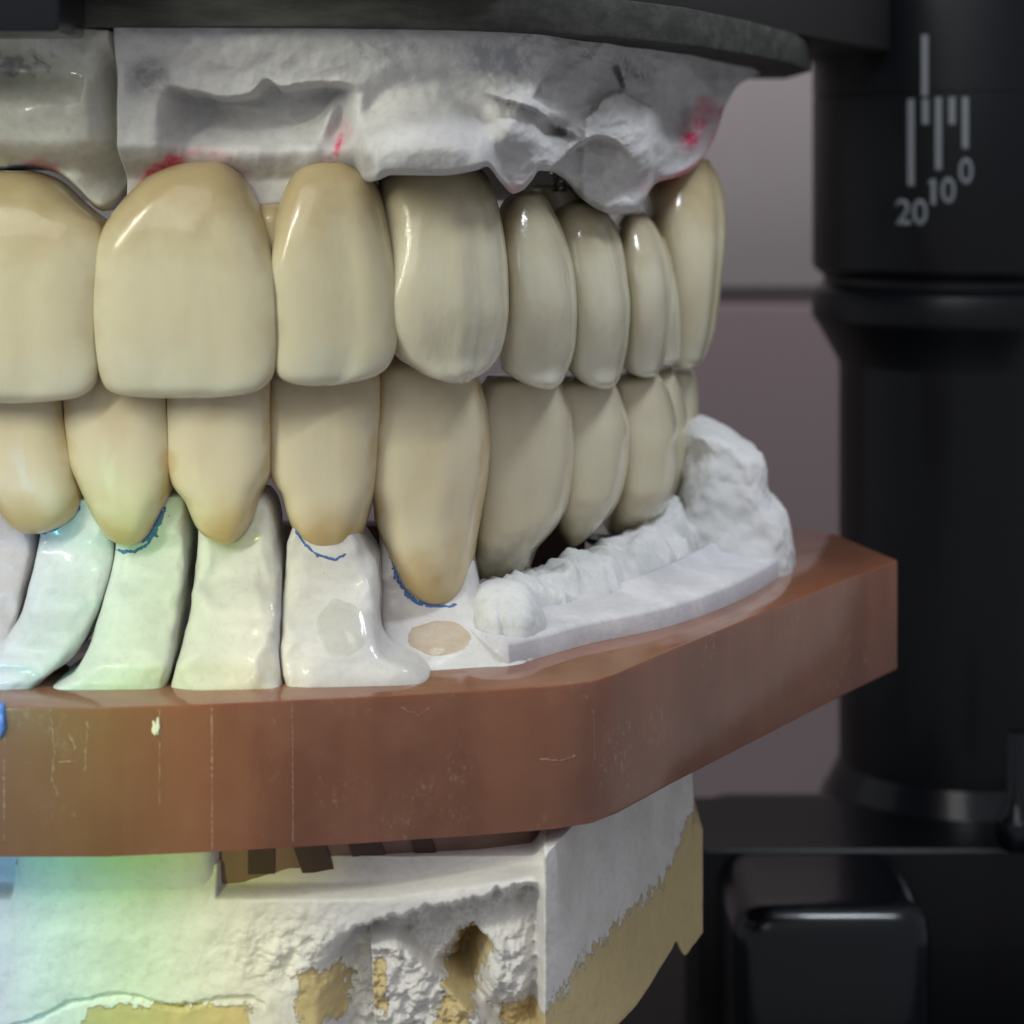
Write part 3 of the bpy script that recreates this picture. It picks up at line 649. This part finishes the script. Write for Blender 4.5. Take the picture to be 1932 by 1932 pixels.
for px, a, b in ((1720,188,350),(1744,68,182),(1745,188,235),(1768,185,320),(1792,185,235),(1816,185,280)): tick(px, a, b)
def number(txt, px, py, h=48, sx=.85):
    cu = bpy.data.curves.new('text', 'FONT'); cu.body = txt; cu.align_x = 'CENTER'; cu.align_y = 'CENTER'; cu.size = 1; cu.extrude = 0; cu.resolution_u = 6; cu.offset = .012
    to = bpy.data.objects.new('tmp', cu); S.collection.objects.link(to); bpy.context.view_layer.update()
    me = bpy.data.meshes.new_from_object(to.evaluated_get(bpy.context.evaluated_depsgraph_get())); bpy.data.objects.remove(to)
    bm = bmesh.new(); bm.from_mesh(me)
    bmesh.ops.triangulate(bm, faces=bm.faces); bmesh.ops.subdivide_edges(bm, edges=bm.edges, cuts=1)
    r = bmesh.ops.extrude_face_region(bm, geom=bm.faces[:]); 
    for v in [e for e in r['geom'] if isinstance(e, bmesh.types.BMVert)]: v.co.z = 1
    hh = h / .72
    for v in bm.verts:
        a = wrap(px, v.co.x * hh * sx, 0); v.co = on_post(a, zf(py - v.co.y * hh), .03 if v.co.z > .5 else -.04)
    bm.to_mesh(me); bm.free(); me.name = 'number'
    o = link('number', me, PAINT, None, False); A(o)
number('0', 1817, 325); number('0', 1785, 361); tick(1759, 337, 385, 8); tick(1754, 340, 347, 6); number('20', 1721, 402)

# ------------------------------------------------------------ marks projected on to their surfaces
def bvh(o):
    bm = bmesh.new(); bm.from_mesh(o.data); bm.transform(o.matrix_world); t = BVHTree.FromBMesh(bm); bm.free(); return t
def hit(trees, px, py):
    o = Vector((CX, -D, CZ)); d = (P(px, py, 0) - o).normalized(); best = None
    for t in trees:
        h = t.ray_cast(o, d)
        if h[0] is not None and (best is None or h[3] < best[3]): best = h
    return best
bpy.context.view_layer.update()
def stroke(name, on, pts, w, mat, parent=None, jit=1.5, step=4, lift=.012, wv=.5):
    """thin raised ribbon following picture points on a real surface"""
    trees = [bvh(o) for o in on]; L = []
    for a, b in zip(pts, pts[1:]):
        n = max(1, int(math.hypot(b[0]-a[0], b[1]-a[1]) / step))
        for i in range(n): L.append((a[0] + (b[0]-a[0]) * i / n, a[1] + (b[1]-a[1]) * i / n))
    L.append(pts[-1]); V = []; F = []; C = []
    for i, (x, y) in enumerate(L):
        x += jit * noise.noise(Vector((x / 9, y / 9, 2))); y += jit * noise.noise(Vector((x / 9, y / 9, 8)))
        h = hit(trees, x, y)
        if h is not None: C.append((h[0], h[1], w / 200 * (1 + wv * noise.noise(Vector((x / 6, y / 6, 5))) * 2)))
    if len(C) < 2: return None
    for i, (p, nn, hw) in enumerate(C):
        d = (C[min(i+1, len(C)-1)][0] - C[max(i-1, 0)][0]); s = d.cross(nn)
        if s.length < 1e-6: s = Vector((1, 0, 0))
        s.normalize(); nn = nn.normalized(); e = .35 if i in (0, len(C)-1) else 1
        hw = max(.006, hw) * e
        V += [p - s*hw - nn*.01, p + nn*lift, p + s*hw - nn*.01]
        if i: k = 3*i; F += [(k-3,k-2,k+1,k),(k-2,k-1,k+2,k+1)]
    me = bpy.data.meshes.new(name); me.from_pydata([tuple(v) for v in V], [], F)
    o = link(name, me, mat, None, True)
    sd = o.modifiers.new('thick', 'SOLIDIFY'); sd.thickness = .012; sd.offset = -1
    return keep(o, parent) if parent else o
def patch(name, on, cx, cy, rx, ry, mat, parent, jag=.12, lift=.02, rot=0):
    trees = [bvh(o) for o in on]; V = []; F = []; R = 7; N = 40
    for r in range(R + 1):
        for i in range(N):
            a = 2*math.pi*i/N; rr = r/R*(1 + jag*noise.noise(Vector((math.cos(a)*1.8, math.sin(a)*1.8, cx*.1)))*2)
            dx, dy = rx*rr*math.cos(a), ry*rr*math.sin(a)
            h = hit(trees, cx + dx*math.cos(rot) - dy*math.sin(rot), cy + dx*math.sin(rot) + dy*math.cos(rot))
            if h is None: return None
            V.append(h[0] + h[1].normalized() * (lift if r < R else -.01))
    for r in range(R):
        for i in range(N): F.append((r*N+i, r*N+(i+1)%N, (r+1)*N+(i+1)%N, (r+1)*N+i))
    o = link(name, bpy.data.meshes.new(name), None); o.data.from_pydata([tuple(v) for v in V], [], F); o.data.materials.append(mat)
    o.data.polygons.foreach_set('use_smooth', [True]*len(o.data.polygons))
    return keep(o, parent)
stroke('margin_line', [d1], [(62,1010),(85,1006),(112,994),(135,975),(152,955)], 11.05, BLUEL, d1)
stroke('margin_line', [d2], [(207,1018),(214,1034),(232,1041),(255,1040),(278,1027),(292,1005),(302,985),(313,955)], 11.05, BLUEL, d2)
stroke('margin_line', [d2], [(268,1024),(285,1006),(296,985),(306,962)], 19.89, BLUEL, d2, wv=1.2)
stroke('margin_line', [d4], [(543,968),(560,1003),(575,1026),(592,1042),(610,1050),(632,1056),(652,1046)], 8.84, BLUEL, d4)
stroke('margin_line', [d5], [(704,972),(716,998),(731,1022),(741,1060),(752,1096),(768,1120),(786,1134),(806,1142),(840,1145),(862,1141)], 13.26, BLUEL, d5, jit=3)
stroke('margin_line', [ul], [(-20,317),(30,313),(60,314),(88,322),(112,338),(132,358),(150,380),(160,394)], 9, BLUEL, ul)
patch('grey_spot', [d4], 642, 1185, 48, 62, SPOT_M, d4, jag=.10, lift=.006, rot=-.25)
patch('tan_spot', [d5], 830, 1204, 66, 36, SPOT_T, d5, jag=.06, lift=.006)
bs = [base]
for pts, w in (([(400,1330),(401,1606)],3),([(301,1338),(302,1395)],3),([(302,1395),(301,1520)],2),([(552,1325),(553,1590)],2),([(8,1335),(8,1590)],3),
   ([(95,1335),(103,1420),(98,1470),(110,1505)],2.5),([(165,1360),(163,1410),(160,1460)],3),([(110,1438),(145,1436)],2.5),([(130,1385),(142,1410),(138,1420)],5),
   ([(1018,1432),(1060,1436),(1085,1424)],3),([(1120,1340),(1122,1440)],2),
   ([(755,1335),(790,1350),(812,1335)],2)):
    stroke('scratch', bs, pts, w * 1.3, SCR, base, jit=(.8 if len(pts) == 2 else 3), wv=1.2)
patch('white_chip', bs, 295, 1374, 6, 19, WHITE, base, .5, .04)
# blue wax blob
wx = P(-6, 1360, -1.45)
bm = bmesh.new(); bmesh.ops.create_icosphere(bm, subdivisions=4, radius=1)
for v in bm.verts:
    n_ = 1 + .35 * noise.noise(v.co * 1.6) + .12 * noise.noise(v.co * 5); v.co = Vector((v.co.x * .17, v.co.y * .12, v.co.z * .30)) * n_
wax = from_bm('wax_blob', bm, BLUEW, None, True); wax.location = (wx.x, -1.30, wx.z); tag(wax, 'small blue wax blob stuck on the front of the brown base at the left edge', 'wax blob')
